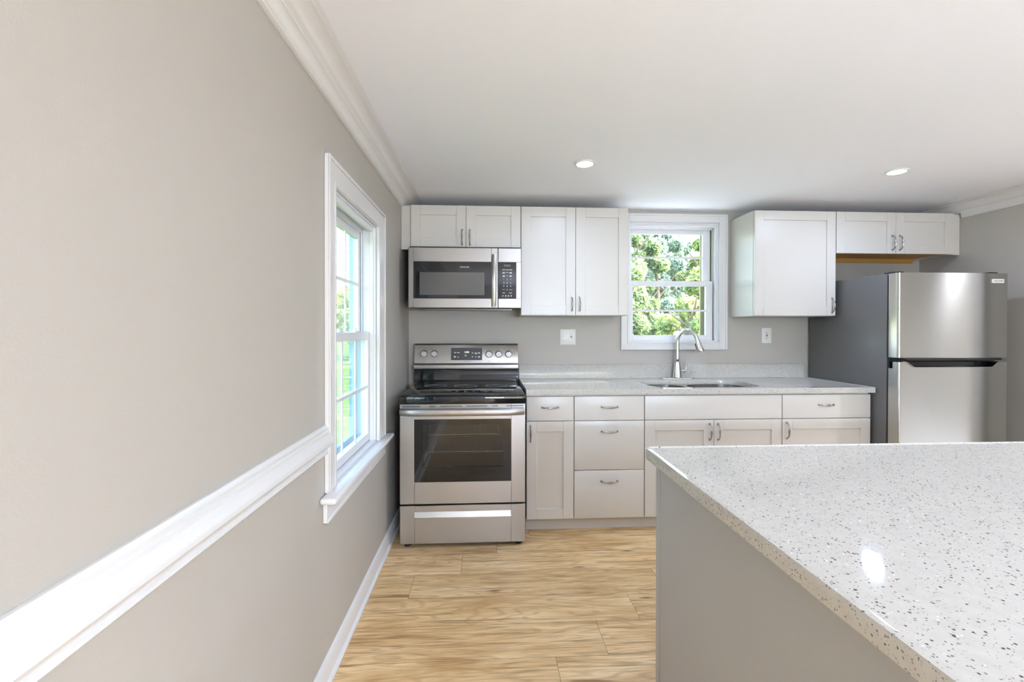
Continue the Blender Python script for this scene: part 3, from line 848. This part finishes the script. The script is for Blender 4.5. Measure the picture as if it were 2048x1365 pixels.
pn = G().box(kx0, kx1, YM+.0005, -.377, hz0, hz1).build('keypad', 'black_gloss', cpn)
pz = lambda yy: 1.754-(yy-380)/(1005-380)*(1.754-1.507)
kx = (.706, .7295, .7525)
st = []
for r, row in enumerate((('1', '2', '3'), ('4', '5', '6'), ('7', '8', '9'))):
    for c_, ch in enumerate(row): st.append((ch, .0155, (kx[c_], YM-.0002, pz((675, 735, 793)[r]))))
st.append(('0', .0155, (kx[1], YM-.0002, pz(852)))); st.append(('STOP', .0078, (kx[0], YM-.0002, pz(852)))); st.append(('START', .0078, (kx[2]+.001, YM-.0002, pz(852))))
lettering(st, 'key_print', 'print_white', pn)
g = G()
for yy, ws in ((510, (.021, .017, .023)), (555, (.014, .016, .015)), (568, (.018, 0, .018)), (612, (.013, .012, .016)), (626, (.014, 0, .012)), (908, (.018, 0, .018))):
    for x, w in zip(kx, ws):
        if w: G().box(x-w/2, x+w/2, YM-.0003, YM+.0004, pz(yy)-.0018, pz(yy)+.0018).build('key_mark', 'print_white', pn)
for x in (.700, .719, .738, .757): G().lathe([(.0042, 0), (.0042, .0006)], (x, YM+.0004, pz(958)), 'y', 12).build('key_mark', 'print_white', pn)
G().box(.706, .753, YM-.0001, YM+.0004, pz(455), pz(420)).build('display', 'screen_grey', pn)

# ------------------------------------------------------------------ refrigerator
t = thing('refrigerator', (3.51, -.4, 0), 'stainless steel top-freezer refrigerator with dark grey sides', 'refrigerator')
RX0, RX1, RT = 3.142, 3.868, 1.655
G().box(RX0, RX1, -.722, -.030, .03, RT, .004, 2).build('body', 'fridge_side', t)
G().box(RX0+.006, RX1-.006, -.737, -.7225, .06, RT-.006).build('gasket', 'black_plastic', t)
YR0, YR1 = -.737, -.808
def fridge_door_profile():
    # plan outline (x, y): rounded left and right edges, slightly crowned face
    p = [(RX0, YR0), (RX0, YR1+.012)]
    for k in range(1, 6):
        a = k/5*pi/2; p.append((RX0+.012-.012*cos(a), YR1+.012-.012*sin(a)))
    for k in range(1, 12):
        s = k/12; p.append((RX0+.012+(RX1-RX0-.024)*s, YR1-.010*sin(pi*s)))
    for k in range(0, 6):
        a = k/5*pi/2; p.append((RX1-.012+.012*sin(a), YR1+.012-.012*cos(a)))
    p.append((RX1, YR0)); return p
prof = fridge_door_profile()
fd = G().prism(prof, 'z', 1.124, RT-.001).build('freezer_door', 'steel_fridge', t, smooth=25)
g = G()
# lower door with its scooped handle edge: height of the upper edge varies with x
def edge_z(x):
    u0, u1, u2, u3 = 3.175, 3.250, 3.745, 3.800
    if x <= u0 or x >= u3: return 1.097
    if u1 <= x <= u2: return 1.062
    s = (x-u0)/(u1-u0) if x < u1 else (u3-x)/(u3-u2)
    s = s*s*(3-2*s); return 1.097-.035*s
xs = sorted(set([p[0] for p in prof if p[1] < YR1+.013]+[3.175+.0095*k for k in range(9)]+[3.745+.007*k for k in range(9)]))
def face_y(x):
    if x < RX0+.012: c = RX0+.012; return YR1+.012-math.sqrt(max(0, .012**2-(c-x)**2))
    if x > RX1-.012: c = RX1-.012; return YR1+.012-math.sqrt(max(0, .012**2-(x-c)**2))
    return YR1-.010*sin(pi*(x-RX0-.012)/(RX1-RX0-.024))
F = [[g.bm.verts.new((x, face_y(x), z)) for z in (.06, edge_z(x))] for x in xs]
Bk = [[g.bm.verts.new((x, YR0-.030, z)) for z in (.06, edge_z(x))] for x in xs]
for i in range(len(xs)-1):
    g.bm.faces.new([F[i][0], F[i+1][0], F[i+1][1], F[i][1]]); g.bm.faces.new([Bk[i][0], Bk[i][1], Bk[i+1][1], Bk[i+1][0]])
    g.bm.faces.new([F[i][1], F[i+1][1], Bk[i+1][1], Bk[i][1]]); g.bm.faces.new([F[i][0], Bk[i][0], Bk[i+1][0], F[i+1][0]])
for k in (0, -1): g.bm.faces.new([F[k][0], F[k][1], Bk[k][1], Bk[k][0]])
g.box(RX0, RX1, YR0-.030, YR0, .06, 1.055)
ld = g.build('fridge_door', 'steel_fridge', t, smooth=25)
G().box(RX0+.02, RX1-.02, YR0-.030, YR0, 1.0555, 1.0965).build('handle_recess', 'black_gloss', ld)
g = G(); g.prism([(3.172, 1.1235), (3.162, 1.117), (3.205, 1.1085), (3.800, 1.1085), (3.812, 1.1165), (3.806, 1.1235)], 'y', -.8235, -.79)
g.build('handle_trim', 'black_satin', fd)
g = G(); lip = [(x, edge_z(x)) for x in xs if 3.17 < x < 3.806]
for (xa, za), (xb, zb) in zip(lip, lip[1:]):
    g.prism([(xa, za+.0002), (xb, zb+.0002), (xb, zb+.0045), (xa, za+.0045)], 'y', -.816, -.80)
g.build('handle_lip', 'steel_plain', ld)
bd = G().box(3.750, 3.826, -.8185, -.808, 1.592, 1.617, .001).build('badge', 'plastic_white', fd)
lettering([('FRIGIDAIRE', .0125, (3.788, -.8189, 1.6045))], 'logo', 'print_dark', bd)
for x in (3.19, 3.82):
    G().box(x-.03, x+.03, -.765, -.68, RT+.0005, RT+.012, .004).build('hinge_cover', 'black_plastic', t)
for x in (RX0+.06, RX1-.06):
    for y in (-.66, -.1): G().lathe([(.022, .0006), (.022, .0295)], (x, y, 0), 'z', 14).build('foot', 'rubber', t)

# ------------------------------------------------------------------ island
IX0, IX1, IY0, IY1 = 1.097, 3.05, -3.30, -2.050
t = thing('kitchen_island', (2.07, -2.68, 0), 'grey painted kitchen island base under the near speckled countertop', 'island')
PX, PY = IX0+.030, IY1-.030
G().box(PX+.012, IX1-.03, IY0+.03, PY-.012, .001, .886).build('core', 'island_paint', t)
G().box(PX, PX+.0115, IY0+.03, PY-.034, .001, .8865, .001).build('side_panel', 'island_paint', t)
G().box(PX-.001, PX+.0115, PY-.0325, PY, .001, .8868, .0015).build('corner_post', 'island_paint', t)
g = G()
g.box(PX+.0125, IX1-.03, PY-.0115, PY-.001, .1, .8865); g.build('back_panel', 'island_paint', t)
g = G(); g.slab(rrect(IX0, IX1, IY0, IY1, .022, 8), [], .887, ZK)
ed = [e for e in g.bm.edges if len(e.link_faces) == 2 and abs(e.calc_face_angle(0)) > 1]
bmesh.ops.bevel(g.bm, geom=ed, offset=.005, segments=3, affect='EDGES', profile=.5)
tag(g.build('countertop', 'quartz', origin=(2.07, -2.68, .887)), 'white quartz island countertop with dark specks in the foreground', 'countertop')

# ------------------------------------------------------------------ recessed lights
def lamp(x, y, label, group=None, watts=LAMP, beam=160, col=LAMP_COL):
    t = thing('recessed_light', (x, y, ZC), label, 'ceiling light', group)
    G().ring((x, y), .045, .058, ZC-.006, ZC-.0005, 40).build('trim_ring', 'plastic_white', t)
    G().lathe([(.0449, ZC-.0045), (.0449, ZC-.0008)], (x, y, 0), 'z', 40).build('lens', 'lamp_lens', t)
    ld = bpy.data.lights.new('downlight', 'AREA'); ld.shape = 'DISK'; ld.size = .086; ld.energy = watts; ld.color = col; ld.spread = radians(beam)
    lo = bpy.data.objects.new('downlight', ld); COL.objects.link(lo); lo.parent = t; lo.location = (0, 0, -.0055)
lamp(1.137, -.975, 'lit round recessed ceiling light in front of the tall two-door cabinet', None, 1.7, 165)
lamp(2.985, -.955, 'lit round recessed ceiling light in front of the refrigerator', None, 2.3, 172)
for y in (-4.1, -6.2):  # unseen downlights added as fill, placed to spare the left wall
    for x in (2.2, 3.4):
        lamp(x, y, 'unseen round fill light added in the ceiling behind the camera', 'unseen fill lights added behind the camera')

lamp(5.35, -2.43, 'unseen round light added in the side room for the refrigerator reflection', None, 34.0, 160, (.95, .99, 1.10))  # added unseen lamp, strong enough to streak the refrigerator door
t = thing('pendant_light', (1.65, -5.7, 1.5), 'unseen linear five-globe pendant light behind the camera', 'pendant light')  # unseen fixture suggested by counter glints; place and strength set as fill
g = G(); g.box(1.25, 2.05, -5.712, -5.688, 1.60, 1.62, .004)
for x in (1.35, 1.95): g.tube([(x, -5.7, 1.61), (x, -5.7, ZC-.02)], .006, 8)
g.box(1.30, 2.0, -5.74, -5.66, ZC-.025, ZC-.0008, .004); g.build('bar', 'nickel', t)
for k in range(5):
    x = 1.31+k*.17
    gl = G().lathe([(.02, 1.60), (.02, 1.565), (.012, 1.555)], (x, -5.7, 0), 'z', 14).build('socket', 'nickel', t)
    prof = [(max(.004, .06*sin(pi*j/12)), 1.50-.06*cos(pi*j/12)) for j in range(13)]
    G().lathe(prof, (x, -5.7, 0), 'z', 24).build('globe', 'globe_glow', t)
# ------------------------------------------------------------------ outside
structure(G().box(-.3, 12, .35, 3.6, -.549, -.50).build('bounce_slab', 'bounce_stone'), 'unseen pale path along the back of the house', 'bounce_slab')  # unseen slab added to bounce sun up onto the kitchen ceiling
structure(G().box(-.3, XR+.29, -14, YF-.21, -.549, -.50).build('bounce_terrace', 'bounce_stone'), 'unseen pale terrace behind the camera', 'bounce_terrace')  # unseen slab added to bounce sun in through the front opening
o = G().box(-60, 60, -40, 70, -.75, -.55).build('ground', 'lawn_green'); structure(o, 'sunlit green lawn outside', 'lawn')
def tree(x, y, zc, rx, rz, n, leaf, ls, label, group, gz=-.55):
    t = thing('tree', (x, y, gz), label, 'tree', group)
    g = G(); g.tube([(x, y, gz), (x+.1, y, (gz+zc)/2), (x, y+.05, zc), (x-.1, y, zc+rz*.6)], [.16, .12, .08, .03], 10)
    for k in range(6):
        a = k*1.1; z0 = zc-rz*.3+k*.15*rz
        g.tube([(x, y, z0), (x+cos(a)*rx*.7, y+sin(a)*rx*.7, z0+rz*.35)], [.05, .015], 6)
    g.build('trunk', 'bark', t)
    rnd = random.Random(int(x*91+y*17))
    clumps = []
    for k in range(26):
        a, b, r = rnd.uniform(0, 2*pi), rnd.uniform(-1, 1), rnd.uniform(.35, .72)
        s = math.sqrt(1-b*b); clumps.append((x+rx*r*s*cos(a), y+rx*r*s*sin(a), zc+rz*r*b, rnd.uniform(.2, .27)*rx))
    V = []; Fc = []
    for k in range(n):
        cx, cy, cz, cr = clumps[k % 26]
        d = Vector((rnd.gauss(0, 1), rnd.gauss(0, 1), rnd.gauss(0, .8))).normalized()*cr*rnd.uniform(.5, 1)
        c = Vector((cx, cy, cz))+d
        if c.z < gz+.05: c.z = gz+.05
        u = Vector((rnd.gauss(0, 1), rnd.gauss(0, 1), rnd.gauss(0, 1))).normalized(); v = u.orthogonal().normalized()
        s = ls*rnd.uniform(.6, 1.3); i = len(V)
        V += [c-u*s-Vector((x, y, gz)), c+v*s*.55-Vector((x, y, gz)), c+u*s-Vector((x, y, gz)), c-v*s*.55-Vector((x, y, gz))]
        Fc.append((i, i+1, i+2, i+3))
    me = bpy.data.meshes.new('foliage'); me.from_pydata([tuple(q) for q in V], [], Fc); me.materials.append(M[leaf])
    fo = bpy.data.objects.new('foliage', me); COL.objects.link(fo); fo.parent = t
k1, k2 = 'trees beyond the kitchen window', 'trees beyond the left window'
lb1 = 'leafy green tree in the woods beyond the window over the sink'
lb2 = 'leafy green tree across the lawn beyond the left window'
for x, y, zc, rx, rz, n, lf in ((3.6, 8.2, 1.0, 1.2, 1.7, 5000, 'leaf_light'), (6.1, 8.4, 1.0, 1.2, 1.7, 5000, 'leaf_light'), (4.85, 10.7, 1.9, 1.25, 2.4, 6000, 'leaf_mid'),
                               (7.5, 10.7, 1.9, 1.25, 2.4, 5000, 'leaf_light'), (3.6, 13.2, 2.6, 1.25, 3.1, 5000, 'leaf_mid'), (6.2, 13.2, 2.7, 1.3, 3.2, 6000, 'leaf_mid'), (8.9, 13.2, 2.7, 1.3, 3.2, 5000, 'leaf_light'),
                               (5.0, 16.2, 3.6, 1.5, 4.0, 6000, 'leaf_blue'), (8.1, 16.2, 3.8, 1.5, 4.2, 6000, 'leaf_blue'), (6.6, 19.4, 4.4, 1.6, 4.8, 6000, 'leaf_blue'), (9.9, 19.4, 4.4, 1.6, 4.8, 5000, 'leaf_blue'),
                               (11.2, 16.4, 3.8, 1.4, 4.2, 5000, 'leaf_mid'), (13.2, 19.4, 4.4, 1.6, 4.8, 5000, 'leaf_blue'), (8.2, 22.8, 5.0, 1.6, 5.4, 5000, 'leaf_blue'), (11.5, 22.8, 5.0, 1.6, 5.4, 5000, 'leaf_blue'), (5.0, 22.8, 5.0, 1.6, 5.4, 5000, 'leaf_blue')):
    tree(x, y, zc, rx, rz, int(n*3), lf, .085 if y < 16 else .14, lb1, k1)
for x, y, zc, rx, rz, n, lf in ((-6.2, 22.6, 2.0, 1.5, 2.6, 4500, 'leaf_light'), (-3.0, 22.6, 1.7, 1.5, 2.3, 4500, 'leaf_mid'), (-4.6, 26, 2.2, 1.6, 2.9, 4500, 'leaf_mid'), (-8.0, 26, 2.5, 1.6, 3.0, 4000, 'leaf_light'), (-1.4, 26, 2.2, 1.5, 2.8, 4000, 'leaf_blue')):
    tree(x, y, zc, rx, rz, int(n*2), lf, .10, lb2, k2)
